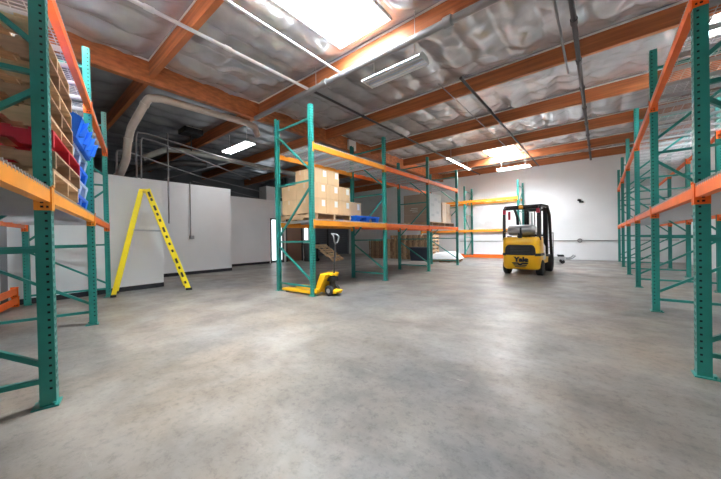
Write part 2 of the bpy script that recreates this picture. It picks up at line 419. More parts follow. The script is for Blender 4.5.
def chan_mesh():
    mb = MB(M_ZINC)
    mb.b2(-.022, .022, .0, DEP-.0, -.004, .0); mb.b2(-.022, -.019, .0, DEP, -.034, -.004); mb.b2(.019, .022, .0, DEP, -.034, -.004)
    return mb.mesh('deck_support')
DECK, CHAN = deck_mesh(), chan_mesh()
def ob(name, me, parent, loc=(0, 0, 0), rot=(0, 0, 0)):
    o = bpy.data.objects.new(name, me); COL.objects.link(o); o.parent = parent; o.location = loc; o.rotation_euler = rot; return o
def em(name, parent, loc):
    return ob(name, None, parent, loc)
LZ = (1.35, 2.82); LZS = (1.362, 2.845)
def rack(label, loc, rz, nb, cols, bay=BAY, levels=LZ, decks=True, frames=None, skip_deck=()):
    r = thing('pallet_rack', label, 'pallet rack', loc, rz, None)
    for i in (range(nb+1) if frames is None else frames):
        f = em('upright_frame', r, (i*bay, 0, 0))
        ob('post', POST, f); ob('post', POST, f, (0, DEP, 0), (0, 0, pi))
        ob('foot_plate', PLATE, f); ob('foot_plate', PLATE, f, (0, DEP, 0), (0, 0, pi))
        for s in STRUTS: ob('brace', s, f)
    for i in range(nb):
        for l, z in enumerate(levels):
            me = BEAM[cols[i][l]]; bh = .085 if cols[i][l].endswith('s') else .105
            for back in (0, 1):
                b = ob('beam', me[0], r, ((i+.5)*bay, -.010 if not back else DEP+.010, z), (0, 0, pi*back))
                b.scale = ((bay-PW)/(BAY-PW), 1, 1)
                ob('connector', me[1], b); ob('connector', me[2], b)
            if decks and (i, l) not in skip_deck:
                for s in (-1, 1):
                    dk = ob('wire_deck', DECK, r, ((i+.5)*bay+s*.587*(bay/BAY), 0, z+bh+.003))
                    dk.scale = (bay/BAY, 1, 1)
                    for q in (-.42, 0, .42): ob('deck_support', CHAN, dk, (q, 0, 0))
    return r
DL = .2341; BL = 2.4107
lx, ly = -2.8836, .1769
RDX, RDY = -cos(DL), sin(DL)
L0 = (lx-RDX*BL, ly-RDY*BL)
rack('teal and orange rack holding stacked pallets, beside the yellow ladder', (L0[0], L0[1], 0), pi-DL, 3, [('as', 'os'), ('as', 'os'), ('os', 'os')], bay=BL, levels=LZS).rotation_euler = (-.007, 0, pi-DL)
rack('teal and orange rack standing alone in mid floor, loaded with cartons', (-4.2475, 3.7245, 0), pi/2, 3, [('a', 'a'), ('o', 'o'), ('o', 'o')])
rack('long empty teal and orange rack along the wall across the aisle from the forklift', (.6004, 3.3634+5*BAY, 0), -pi/2, 6, [('os', 'os')]*6, levels=LZS)
rb = thing('pallet_rack', 'empty amber-beamed rack against the far white wall, behind the forklift', 'pallet rack', (-7.75, 14.86, 0), 0)
for i in range(3):
    f = em('upright_frame', rb, (i*BAY, 0, 0))
    ob('post', POST, f); ob('post', POST, f, (0, DEP, 0), (0, 0, pi)); ob('foot_plate', PLATE, f); ob('foot_plate', PLATE, f, (0, DEP, 0), (0, 0, pi))
    for s in STRUTS: ob('brace', s, f)
SUP = MB(M_AMBER).b2(-.02, .02, 0, DEP, .03, .1).mesh('cross_bar')
for i in range(2):
    for z, k in ((.05, 'o'), (1.33, 'a'), (2.80, 'a')):
        for back in (0, 1):
            b = ob('beam', BEAM[k][0], rb, ((i+.5)*BAY, -.01 if not back else DEP+.01, z), (0, 0, pi*back))
            ob('connector', BEAM[k][1], b); ob('connector', BEAM[k][2], b)
    for q in range(5): ob('cross_bar', SUP, rb, ((i+.1+.2*q)*BAY, 0, 2.80))

# ------------------------------------------------------------------ wooden pallets
def pallet(label, loc, rot, cat='pallet', m=M_PAL, group=None, name='wooden_pallet', L=1.22, Wd=1.02):
    r = thing(name, label, cat, loc, 0, group); r.rotation_euler = rot
    t = MB(m)
    for k in range(7):
        wd = .12 if k in (0, 6) else .09
        t.box((-L/2+.06+(L-.12)*k/6, 0, .129), (wd, Wd, .016))
    t.build('top_deck', r)
    bt = MB(m)
    for k in range(4): bt.box((-L/2+.06+(L-.12)*k/3, 0, .009), (.09, Wd, .016))
    bt.build('bottom_deck', r)
    for k in (-1, 0, 1):
        y = k*(Wd/2-.02)
        s = MB(m); pr = [(-L/2, .018), (-L/2+.16, .018), (-L/2+.19, .055), (-L/2+.37, .055), (-L/2+.40, .018), (L/2-.40, .018), (L/2-.37, .055), (L/2-.19, .055), (L/2-.16, .018), (L/2, .018), (L/2, .12), (-L/2, .12)]
        s.prism([(a, b) for a, b in pr], 1, y-.019, y+.019); s.build('stringer', r)
    return r
P_W = pallet('bare wooden pallet at the bottom of the pile by the near rack post', (0, 0, 0), (0, 0, 0))
P_D = None
ZD = LZ[0]+.105+.016; ZDL = LZS[0]+.085+.016
# pile in the near rack: rack frame coordinates u along the row from the near post, w into the rack
def LP(u, w_, z): return (lx+RDX*u-sin(DL)*w_, ly+RDY*u-cos(DL)*w_, z)
lrot = (0, 0, pi-DL)
pile = [('wood', 0.620, 0.585, 'bottom wooden pallet of the tall pile, resting on the wire deck'),
        ('wood', 0.640, 0.575, 'weathered wooden pallet directly under the red pallet'),
        ('red', 0.690, 0.565, 'red-painted wooden pallet in the middle of the tall pile'),
        ('wood', 0.600, 0.585, 'wooden pallet directly on top of the red pallet'),
        ('wood', 0.610, 0.580, 'wooden pallet second above the red pallet'),
        ('wood', 0.600, 0.585, 'wooden pallet third above the red pallet'),
        ('wood', 0.585, 0.580, 'wooden pallet fourth above the red pallet'),
        ('wood', 0.600, 0.590, 'topmost wooden pallet of the tall pile with the red pallet')]
P_R = None
for k, (kd, u, w_, lab) in enumerate(pile):
    z = ZDL+.002+k*.141; ang = lrot[2]+pi/2+random.uniform(-.012, .012)
    if kd == 'red':
        P_R = pallet(lab, LP(u, w_+.02, z), (0, 0, ang), m=M_PALR, Wd=1.2, group='pallets piled in the near rack')
    elif k == 0:
        P_W.location = LP(u, w_, z); P_W.rotation_euler = (0, 0, ang); P_W['label'] = lab; P_W['group'] = 'pallets piled in the near rack'
    elif k == 1:
        P_D = pallet(lab, LP(u, w_, z), (0, 0, ang), m=M_PALD, group='pallets piled in the near rack')
    else:
        dup(P_W if k % 2 else P_D, LP(u-.02*(k-3), w_+.03, z), (0, 0, ang), lab)

# ------------------------------------------------------------------ blue plastic pallets and bins
def plastic_pallet(label, loc, rz, m, group=None, L=1.2, Wd=1.0, h=.15, name='plastic_pallet'):
    r = thing(name, label, 'pallet', loc, rz, group)
    t = MB(m); nx, ny = 12, 10
    for i in range(nx+1): t.box((-L/2+.02+(L-.04)*i/nx, 0, h-.02), (.035, Wd, .04))
    for j in range(ny+1): t.box((0, -Wd/2+.02+(Wd-.04)*j/ny, h-.02), (L, .035, .038))
    t.build('deck', r)
    fm = None
    for a in (-1, 0, 1):
        for c in (-1, 0, 1):
            mb = MB(m); x, y = a*(L/2-.08), c*(Wd/2-.08); q = h-.04
            vs = [(x+sx*.075, y+sy*.075, q) for sx, sy in ((-1, -1), (1, -1), (1, 1), (-1, 1))]+[(x+sx*.055, y+sy*.055, 0) for sx, sy in ((-1, -1), (1, -1), (1, 1), (-1, 1))]
            mb.add(vs, [(0, 1, 5, 4), (1, 2, 6, 5), (2, 3, 7, 6), (3, 0, 4, 7), (4, 5, 6, 7), (0, 3, 2, 1)]); mb.build('foot', r)
    return r
plastic_pallet('blue plastic pallet lying beside the carton stack on the mid rack', (-4.84, 5.62, ZD+.002), 0, M_BLUE, 'blue plastic pallets on the mid rack', L=.98, Wd=.92)
M_PWHT = mat('pale_blue_plastic', (.45, .55, .68, 1), .5)
for k in range(4):
    plastic_pallet(['bottom blue plastic pallet beside the tall wooden pile', 'pale plastic pallet second from the deck beside the wooden pile', 'blue plastic pallet third from the deck beside the wooden pile', 'pale plastic pallet under the blue bins'][k],
                   LP(1.83, .55, ZDL+.002+k*.168), lrot[2], M_BLUE if k % 2 == 0 else M_PWHT, 'plastic pallets beside the wooden pile', L=1.04, Wd=1.05, h=.165)
def bin_(label, loc, rz, group):
    r = thing('stacking_bin', label, 'storage bin', loc, rz, group)
    Lx, Dy, Hh, t = .53, .52, .30, .012
    # front (local -y) is the low open lip, sides slope down to it
    s = MB(M_BLUE); s.b2(-Lx/2, Lx/2, -Dy/2, Dy/2, 0, t)
    s.b2(-Lx/2, Lx/2, Dy/2-t, Dy/2, 0, Hh)
    for sg in (-1, 1):
        x = sg*(Lx/2-t/2)
        s.prism([(-Dy/2, 0), (Dy/2, 0), (Dy/2, Hh), (-Dy/2+.12, Hh), (-Dy/2-.05, .2)], 0, x-t/2, x+t/2)
    s.add([(-Lx/2, -Dy/2, 0), (Lx/2, -Dy/2, 0), (Lx/2, -Dy/2-.05, .2), (-Lx/2, -Dy/2-.05, .2), (-Lx/2, -Dy/2+t, 0), (Lx/2, -Dy/2+t, 0), (Lx/2, -Dy/2-.05+t, .2), (-Lx/2, -Dy/2-.05+t, .2)],
          [(0, 1, 2, 3), (5, 4, 7, 6), (3, 2, 6, 7), (0, 3, 7, 4), (1, 5, 6, 2)])
    s.build('shell', r)
    for x in (-.15, .15):
        g_ = MB(M_BLUE); g_.add([(x-.03, -Dy/2-.004, .03), (x+.03, -Dy/2-.004, .03), (x, -Dy/2-.04, .17), (x, -Dy/2-.09, .19), (x, -Dy/2-.05, .03)], [(0, 4, 3, 2), (4, 1, 2, 3), (0, 1, 4)]); g_.build('rib', r)
    rm = MB(M_BLUE); rm.b2(-Lx/2-.015, Lx/2+.015, Dy/2-.01, Dy/2+.02, Hh-.03, Hh); rm.build('rim', r)
    return r
zb = ZDL+.002+4*.168
bin_('blue plastic bin nearest the wooden pallet pile, on the plastic pallets', LP(1.40, .245, zb+.0), lrot[2], 'blue bins by the wooden pile')
b2 = bin_('blue plastic bin in front of the second rack post', LP(1.965, .245, zb), lrot[2], 'blue bins by the wooden pile')
r = thing('tote_box', 'dark purple plastic tote with a magenta label, behind the last post of the near rack', 'tote box', LP(2.80, .35, ZDL+.002), lrot[2])
MB(M_PURP).prism([(-.2, 0), (.2, 0), (.23, .30), (-.23, .30)], 1, -.18, .18).build('tub', r); MB(M_PURP).b2(-.25, .25, -.2, .2, .30, .335).build('lid', r)
MB(M_MAG).b2(-.14, .14, -.184, -.18, .03, .12).build('label_patch', r)
def carton(label, loc, rz, d, m=M_CARD, group=None, lab=True, tape=True, labx=.28, sides=('f',)):
    r = thing('carton', label, 'cardboard box', loc, rz, group); x, y, z = d
    MB(m).b2(-x/2, x/2, -y/2, y/2, 0, z).build('body', r, bevel=.006)
    if tape:
        t = MB(M_TAPE); t.b2(-x/2+.002, x/2-.002, -.03, .03, z, z+.001); t.b2(-x/2-.001, -x/2, -.03, .03, z-.09, z-.003); t.b2(x/2, x/2+.001, -.03, .03, z-.09, z-.003); t.build('tape', r)
    if lab:
        p = MB(M_PAPER); p.b2(x*labx-.045, x*labx+.045, -y/2-.0015, -y/2, z*.48, z*.9); p.build('shipping_label', r)
        t = MB(M_TAPE); t.b2(-x*.06, -x*.045, -y/2-.0012, -y/2, .01, z-.01); t.build('seam', r)
    return r
carton('small open-topped cardboard box by the last post of the near rack', LP(3.30, .25, ZDL+.002), lrot[2], (.28, .3, .17), lab=False)

# ------------------------------------------------------------------ loads on the mid rack
# carton stack on a pallet in the first bay; local +x of cartons runs along the rack (world +Y), front faces the aisle (+X)
pr = pi/2
dup(P_W, (-4.885, 4.37, ZD+.002), (0, 0, 0), 'wooden pallet under the tall carton stack on the mid rack', 'pallets on the mid rack')
zc = ZD+.143; CHh = .30
rowname = ['bottom', 'middle', 'top']; colname = ['nearest the end frame', 'at the centre', 'farthest along the rack']
G = 'cartons stacked in the first bay of the mid rack'
for row in range(3):
    n = 3 if row < 2 else 2
    wdt = .37 if row < 2 else .35
    for c in range(n):
        for dep in range(2):
            y = 3.84+wdt*(c+.5)+(.0 if row < 2 else .06); dx = .50 if row < 2 else .30
            x = -4.35-dx/2-dep*(dx+.005)
            where = colname[c] if n == 3 else ['next to the end frame', 'farther from the end frame'][c]
            lab = 'cardboard carton in the %s row, %s, %s' % (rowname[row], where, 'facing the aisle' if dep == 0 else 'behind the front one')
            carton(lab, (x, y, zc+row*(CHh+.002)), pr, (wdt-.006, dx, CHh), group=G)
# two small boxes beside, behind the blue pallet
carton('cardboard carton with a white label standing on the blue pallet', (-4.92, 5.58, ZD+.156), pr, (.50, .34, .37), group='cartons on the blue pallet')
carton('plain brown carton on the blue pallet, next to the second frame', (-5.14, 5.98, ZD+.156), pr, (.22, .34, .27), lab=False, group='cartons on the blue pallet')
# wrapped load in the third bay
dup(P_W, (-4.93, 9.56, ZD+.002), (0, 0, 0), 'wooden pallet under the tall film-wrapped load', 'pallets on the mid rack')
r = thing('wrapped_load', 'tall film-wrapped carton load with a white front, on the mid rack', 'wrapped pallet load', (-4.93, 9.58, ZD+.143), pr)
M_KR = mat('brown_kraft', (.46, .33, .25, 1), .5, noise=.06, nscale=3)
mb = MB(M_KR)
mb.b2(-.49, .49, -.47, .50, 0, .26); mb.b2(-.485, .485, -.465, .50, .262, .62); mb.b2(-.49, .49, -.47, .5, .622, .97)
mb.build('carton_tiers', r, bevel=.008)
MB(M_FILM).b2(-.495, .495, -.482, -.472, 0, .975).build('film_front', r)
for a, bz in ((-.3, .2), (-.3, .55), (.1, .3), (.25, .7), (-.05, .75)): MB(mat('grey_print', (.5, .5, .5, 1), .6)).b2(a, a+.2, -.485, -.482, bz, bz+.09).build('printed_panel', r)
t = MB(M_PAPER); t.b2(-.494, -.490, -.05, .25, .42, .44); t.b2(-.494, -.490, -.05, .2, .48, .5); t.b2(-.494, -.490, -.05, .15, .36, .38); t.build('white_print', r)
dup(P_D, (-4.93, 10.51, ZD+.002), (0, 0, 0), 'weathered wooden pallet under the pale cartons at the far frame', 'pallets on the mid rack').scale = (1, .82, 1)
G = 'pale cartons by the far frame of the mid rack'
for (yy, z0, hh, ww, lab) in ((10.30, 0, .36, .40, 'pale carton at the bottom of the small stack, beside the wrapped load'), (10.71, 0, .36, .40, 'pale carton at the bottom of the small stack, beside the far frame'),
                              (10.30, .362, .38, .40, 'upper pale carton of the small stack, touching the wrapped load'), (10.68, .362, .36, .30, 'upper pale carton of the small stack, beside the far frame')):
    carton(lab, (-4.72, yy, ZD+.143+z0), pr, (ww-.01, .6, hh), M_CARDP, G, lab=False)

# ------------------------------------------------------------------ yellow stepladder
def ladder():
    r = thing('stepladder', 'yellow fibreglass stepladder standing open by the white office wall', 'ladder', (-7.53, 2.02, 0), radians(-15))
    TZ = 2.2; fy, by = .65, -.63     # front (steps) foot and rear foot along y
    def px(z, s): return s*(.27-.10*z/TZ)
    for s in (-1, 1):
        f = MB(M_YEL); f.bar((px(0, s), fy, .03), (px(TZ, s), -.06, TZ), .10, .03, None, (1, 0, 0)); o = f.build('front_rail', r)
        for t in (.08, .16, .23, .30, .40, .47, .54, .61, .70, .76, .82, .90, .95):
            z = TZ*t; y = fy+(.0-.06-fy)*t; d_ = MB(M_BLACK); d_.box((px(z, s)+s*.017, y, z), (.003, .042, .11 if t in (.16, .3, .61, .82, .95) else .06), None, Matrix.Rotation(math.atan2(fy+.06, TZ), 3, 'X')); d_.build('warning_sticker', o)
        f = MB(M_YEL); f.bar((px(0, s), by, .03), (px(TZ, s), -.17, TZ-.05), .075, .026, None, (1, 0, 0)); f.build('rear_rail', r)
        MB(M_BLACK).box((px(0, s), fy+.01, .025), (.06, .12, .05)).build('rubber_foot', r)
        MB(M_BLACK).box((px(0, s), by, .025), (.05, .09, .05)).build('rubber_foot', r)
        z = 1.32; yf = fy+(.0-.06-fy)*z/TZ; yb = by+(-.17-by)*z/TZ
        MB(M_STEEL).bar((px(z, s), yb, z+.02), (px(z, s), yf, z), .006, .022).build('spreader', r)
    for k in range(7):
        z = .29*(k+1); t = z/TZ; y = fy+(.0-.06-fy)*t
        MB(M_STEEL).box((0, y, z), (2*px(z, 1), .085, .022)).build('step', r)
    for k in range(4):
        z = .35+.45*k; t = z/TZ; y = by+(-.17-by)*t
        MB(M_STEEL).bar((px(z, -1), y, z), (px(z, 1), y, z), .02, .02).build('rear_brace', r)
    MB(M_BLACK).bar((px(.3, -1), fy-.1, .28), (px(.05, -1), fy+.0, .03), .03, .03).build('knee_brace', r)
    MB(M_BLACK).bar((px(.3, 1), fy-.1, .28), (px(.05, 1), fy+.0, .03), .03, .03).build('knee_brace', r)
    MB(M_YEL).b2(-.18, .18, -.20, -.02, TZ-.05, TZ).build('top_cap', r, bevel=.015)
    return r
ladder()

# ------------------------------------------------------------------ yellow pallet jack
def jack():
    r = thing('pallet_jack', 'yellow hand pallet jack parked half under the mid rack', 'pallet jack', (-4.27, 3.985, 0), 0.05)
    for s in (-1, 1):
        f = MB(M_FYEL); y = s*.19
        f.prism([(-.94, .045), (-.87, .09), (0, .095), (.05, .12), (.05, .03), (-.87, .03)], 1, y-.075, y+.075)
        f.build('fork', r, bevel=.008)
        MB(M_RUB).cyl((-.80, y-.05, .04), (-.80, y+.05, .04), .04, 14).build('load_roller', r)
    c = MB(M_FYEL); c.prism([(-.04, .06), (.08, .06), (.26, .37), (.28, .42), (.14, .43)], 1, -.20, .20); c.b2(.0, .10, -.265, .265, .06, .14)
    c.build('fork_head', r, bevel=.012)
    h = MB(M_FYEL); h.b2(.10, .34, -.08, .08, .385, .43); h.build('pump_cap', r, bevel=.01); h = MB(M_FYEL); h.prism([(.10, .05), (.42, .05), (.46, .11), (.10, .15)], 1, -.1, .1); h.build('pump_cradle', r, bevel=.01)
    p = MB(M_BLACK); p.cyl((.27, 0, .12), (.27, 0, .40), .06, 14); p.cyl((.21, .07, .20), (.21, .07, .36), .03, 10); p.b2(.18, .34, -.09, .09, .28, .36); p.build('pump', r)
    for s in (-1, 1):
        w_ = MB(M_RUB); w_.lathe((.27, s*.09, .10), [(.04, -.03), (.085, -.032), (.1, -.022), (.1, .022), (.085, .032), (.04, .03)], 1, 22); o = w_.build('steer_wheel', r)
        MB(M_STEEL).cyl((.27, s*.09-.036, .10), (.27, s*.09+.036, .10), .045, 14).build('hub', o)
    hd = MB(M_PIPED); hd.tube([(.31, 0, .36), (.34, 0, .75), (.37, 0, 1.0)], .017, 10); hd.build('tow_bar', r)
    lp = MB(M_PIPEG); lp.tube([(.37, 0, .98), (.385, -.055, 1.04), (.39, -.075, 1.12), (.35, -.06, 1.17), (.29, -.03, 1.185), (.29, .03, 1.185), (.35, .06, 1.17), (.39, .075, 1.12), (.385, .055, 1.04), (.37, 0, .98)], .013, 10); lp.build('loop_handle', r)
    lv = MB(M_BLACK); lv.bar((.38, 0, .99), (.38, 0, 1.09), .015, .02); lv.build('release_lever', r)
jack()

# ------------------------------------------------------------------ forklift
def rounded(pts, cut):   # chamfer the corners of a 2D polygon
    out = []; n = len(pts)
    for i in range(n):
        p, a, b = Vector(pts[i]), Vector(pts[i-1]), Vector(pts[(i+1) % n])
        u, v = (a-p), (b-p); c = min(cut, u.length*.4, v.length*.4)
        for t in (0, .5, 1):
            q = p + u.normalized()*c*(1-t)**2 + v.normalized()*c*t**2; out.append((q.x, q.y))
    return out
def forklift():
    r = thing('forklift', 'yellow and black gas forklift seen from behind, parked in the aisle', 'forklift', (-1.70, 8.95, 0), radians(-3)); r.scale = (.95, .97, .97)
    hw = .495
    # counterweight: rounded plan, tapering rear
    cw = MB(M_FYEL)
    plan = rounded([(-hw, .62), (-hw, .10), (-hw+.10, 0), (hw-.10, 0), (hw, .10), (hw, .62)], .12)
    def ring(z, sx, y0): return [(x*sx, y0+y*(1-y0/.62), z) for x, y in plan]
    levels = [(.17, .92, .10), (.23, .985, .03), (.52, 1, 0), (.72, 1, 0), (.95, 1, .02), (1.05, .985, .04), (1.09, .95, .07)]
    rings = [ring(*l) for l in levels]; n = len(plan)
    cw.add([p for R in rings for p in R], [(i*n+k, i*n+(k+1) % n, (i+1)*n+(k+1) % n, (i+1)*n+k) for i in range(len(levels)-1) for k in range(n)]+[tuple(range(n-1, -1, -1)), tuple(range((len(levels)-1)*n, len(levels)*n))], None, True)
    cwo = cw.build('counterweight', r)
    # dark recess panel with a trapezoid outline, and the dark band
    rc = MB(M_BLACK); prof = rounded([(-.40, .58), (.40, .58), (.39, .78), (.33, .87), (-.33, .87), (-.39, .78)], .05)
    rc.prism(prof, 1, -.012, .05); ro = rc.build('radiator_recess', cwo)
    lv = MB(mat('dark_louvre', (.03, .03, .032, 1), .4))
    for k in range(5): lv.box((0, -.014, .62+k*.045), (.5, .012, .018), None, Matrix.Rotation(.5, 3, 'X'))
    lv.build('louvre', cwo)
    for s in (-1, 1): MB(M_BLACK).add([(s*.38, -.006, .56), (s*(hw-.09), -.006, .56), (s*(hw+.005), .11, .56), (s*(hw+.005), .62, .56), (s*.38, -.006, .635), (s*(hw-.09), -.006, .635), (s*(hw+.005), .11, .635), (s*(hw+.005), .62, .635)], [(0, 1, 5, 4), (1, 2, 6, 5), (2, 3, 7, 6)]).build('black_band', cwo)
    # maker's lettering and emblem
    cu = bpy.data.curves.new('lettering', 'FONT'); cu.body = 'Yale'; cu.size = .18; cu.extrude = .003; cu.offset = .011; cu.align_x = 'CENTER'
    to = bpy.data.objects.new('lettering', cu); COL.objects.link(to)
    me = bpy.data.meshes.new_from_object(to); bpy.data.objects.remove(to); me.materials.clear(); me.materials.append(M_BLACK)
    lo = ob('lettering', me, cwo, (0.03, -.004, .40), (pi/2, 0, 0)); lo.scale = (1.15, 1, 1)
    em_ = MB(M_BLACK)
    em_.prism([(-.22, .37), (-.05, .37), (-.02, .34), (.02, .34), (.05, .37), (.22, .37), (.19, .33), (.06, .33), (0, .27), (-.06, .33), (-.19, .33)], 1, -.006, .02)
    em_.b2(-.17, -.03, -.006, .02, .285, .31); em_.b2(.03, .17, -.006, .02, .285, .31); em_.b2(-.14, .14, -.006, .02, .245, .262)
    em_.build('emblem', cwo)
    # chassis and hood
    ch = MB(M_FYEL); ch.prism([(.58, .30), (1.95, .30), (1.95, .52), (1.62, .52), (1.5, .46), (1.2, .46), (1.1, .58), (.58, .58)], 0, -.44, .44); ch.build('chassis', r, bevel=.015)
    hd = MB(M_BLACK); hd.prism([(.55, .58), (1.15, .58), (1.12, .84), (.55, 1.0)], 0, -.40, .40); hd.build('hood', r, bevel=.02)
    sp = MB(mat('pale_side_panel', (.70, .66, .60, 1), .45)); 
    for s in (-1, 1): sp.prism([(.64, .42), (1.02, .42), (1.0, .80), (.64, .95)], 0, s*.44-.012, s*.44+.012)
    sp.build('side_panel', r)
    se = MB(M_BLACK); se.b2(-.24, .24, .72, 1.14, .90, .99); se.prism([(.66, .95), (.76, .95), (.72, 1.40), (.62, 1.38)], 0, -.22, .22); se.build('seat', r, bevel=.03)
    cl = MB(M_BLACK); cl.prism([(1.55, .5), (1.7, .5), (1.62, 1.05), (1.5, 1.08)], 0, -.3, .3); cl.cyl((0, 1.55, .95), (0, 1.38, 1.12), .03, 10); cl.build('dashboard', r)
    sw = MB(M_BLACK); pts = [(.17*cos(a), 1.37+.06*sin(a), 1.13+.16*sin(a)) for a in [2*pi*k/20 for k in range(21)]]; sw.tube(pts, .013, 8); sw.bar((-.16, 1.37, 1.13), (.16, 1.37, 1.13), .02, .02); sw.build('steering_wheel', r)
    # gas tank across the top of the counterweight
    tk = MB(M_STEEL); tk.lathe((.02, .24, 1.285), [(.03, -.40), (.09, -.395), (.135, -.36), (.155, -.30), (.155, .24), (.135, .30), (.10, .33), (.10, .345)], 0, 24)
    tk.mats[0] = mat('tank_grey', (.38, .39, .40, 1), .32, metal=.6); to = tk.build('gas_tank', r)
    st = MB(M_BLACK); st.lathe((0, .24, 1.275), [(.158, -.02), (.161, -.02), (.161, .03), (.158, .03)], 0, 24); st.build('strap', to)
    vl = MB(mat('brass', (.5, .33, .12, 1), .35, metal=.8)); vl.cyl((-.40, .24, 1.275), (-.46, .24, 1.275), .035, 12); vl.cyl((-.43, .2, 1.275), (-.43, .12, 1.22), .018, 10); vl.build('valve', to)
    cr = MB(M_BLACK); cr.b2(-.36, -.32, .1, .4, 1.05, 1.12); cr.b2(.22, .26, .1, .4, 1.05, 1.12); cr.b2(-.05, .05, .02, .1, 1.06, 1.2); cr.build('tank_cradle', r)
    # overhead guard
    gd = MB(M_BLACK)
    for s in (-1, 1):
        x = s*.465
        gd.bar((x, .16, 1.0), (x, .20, 1.88), .055, .075, None, (1, 0, 0)); gd.bar((x, .20, 1.88), (x, .34, 1.98), .055, .07, None, (1, 0, 0))
        gd.bar((x, .32, 1.985), (x, 1.30, 2.01), .055, .06); gd.bar((x, 1.27, 2.01), (x, 1.62, 1.75), .055, .07, None, (1, 0, 0)); gd.bar((x, 1.60, 1.78), (x, 1.84, .5), .055, .075, None, (1, 0, 0))
    gd.b2(-.44, .44, .17, .25, 1.88, 1.935); gd.b2(-.44, .44, 1.25, 1.31, 1.98, 2.035)
    for k in range(6): gd.b2(-.44, .44, .40+k*.15, .425+k*.15, 1.98, 2.02)
    gd.build('overhead_guard', r)
    for s in (-1, 1):
        MB(M_RED).b2(s*.44-.04, s*.44+.04, .10, .16, 1.76, 1.88).build('tail_light', r)
    MB(M_RED).b2(-.36, -.30, .2, .25, 1.60, 1.84).build('hanging_tag', r)
    MB(M_AMBL).lathe((-.0, .16, 1.90), [(.06, 0), (.062, .08), (.045, .11), (.0, .12)], 2, 16).build('beacon', r)
    # wheels
    def wheel(x, y, rad, wdt, nm):
        w_ = MB(M_RUB); w_.lathe((x, y, rad), [(rad*.55, -wdt/2), (rad*.92, -wdt/2), (rad, -wdt/2+.02), (rad, wdt/2-.02), (rad*.92, wdt/2), (rad*.55, wdt/2)], 0, 28); o = w_.build(nm, r)
        h_ = MB(mat('pale_hub', (.6, .58, .52, 1), .5)); h_.lathe((x, y, rad), [(rad*.2, -wdt/2+.02), (rad*.56, -wdt/2+.01), (rad*.56, wdt/2-.01), (rad*.2, wdt/2-.02)], 0, 24); h_.build('hub', o)
    for s in (-1, 1): wheel(s*.435, .36, .22, .16, 'rear_wheel'); wheel(s*.42, 1.70, .27, .19, 'front_wheel')
    ax = MB(M_BLACK); ax.b2(-.36, .36, .36, .48, .16, .28); ax.b2(-.36, .36, 1.64, 1.76, .2, .32); ax.build('axle', r)
    # mast, carriage and forks
    ms = MB(M_BLACK)
    for s in (-1, 1):
        ms.b2(s*.31-.035, s*.31+.035, 1.97, 2.09, .10, 2.02); ms.b2(s*.24-.03, s*.24+.03, 2.0, 2.10, .12, 2.05)
    ms.b2(-.31, .31, 1.98, 2.04, 1.93, 2.02); ms.b2(-.31, .31, 1.98, 2.04, .2, .32); ms.b2(-.31, .31, 1.98, 2.03, 1.1, 1.17)
    ms.build('mast', r)
    cy = MB(M_STEEL); cy.cyl((-.13, 2.04, .2), (-.13, 2.04, 1.9), .03, 12); cy.cyl((.13, 2.04, .2), (.13, 2.04, 1.9), .03, 12); cy.build('lift_cylinder', r)
    cn = MB(M_BLACK); cn.bar((-.04, 2.05, .5), (-.04, 2.05, 1.95), .03, .012, None, (0, 1, 0)); cn.bar((.04, 2.05, .5), (.04, 2.05, 1.95), .03, .012, None, (0, 1, 0)); cn.build('lift_chain', r)
    ca = MB(M_BLACK); ca.b2(-.46, .46, 2.12, 2.18, .40, .50); ca.b2(-.46, .46, 2.12, 2.18, .08, .16); ca.b2(-.3, -.22, 2.10, 2.17, .1, .5); ca.b2(.22, .3, 2.10, 2.17, .1, .5); ca.build('carriage', r)
    lb = MB(M_PIPEG)
    for x in (-.47, .47): lb.b2(x-.013, x+.013, 2.14, 2.17, .35, 1.22)
    lb.b2(-.47, .47, 2.14, 2.17, 1.19, 1.22); lb.b2(-.47, .47, 2.14, 2.17, .72, .745)
    for x in (-.2, .2): lb.b2(x-.01, x+.01, 2.14, 2.17, .5, 1.2)
    lb.build('load_backrest', r)
    for s in (-1, 1):
        f = MB(M_BLACK); f.prism([(2.18, .05), (2.225, .05), (3.0, .045), (3.0, .06), (2.235, .10), (2.225, .55), (2.18, .55)], 0, s*.26-.05, s*.26+.05); f.build('fork', r)
forklift()

# ------------------------------------------------------------------ standing pallets by the back wall
G = 'pallets stood on edge by the back wall'
n = 22
for k in range(n):
    x = -9.98+k*.165; tall = 1.02 if k < 8 else 1.20
    o = dup(P_D if k % 2 == 0 else P_W, (x+.07, 13.45+random.uniform(-.04, .04)-.0*k, .515 if k < 8 else .61),  # alternating dark wood colours in the stripes of light edges and shaded gaps
            ((0, pi/2, 0) if k >= 8 else (pi/2, 0, pi/2)), 'wooden pallet stood on edge by the back wall, %s from the far left end' % ORD[k], G)
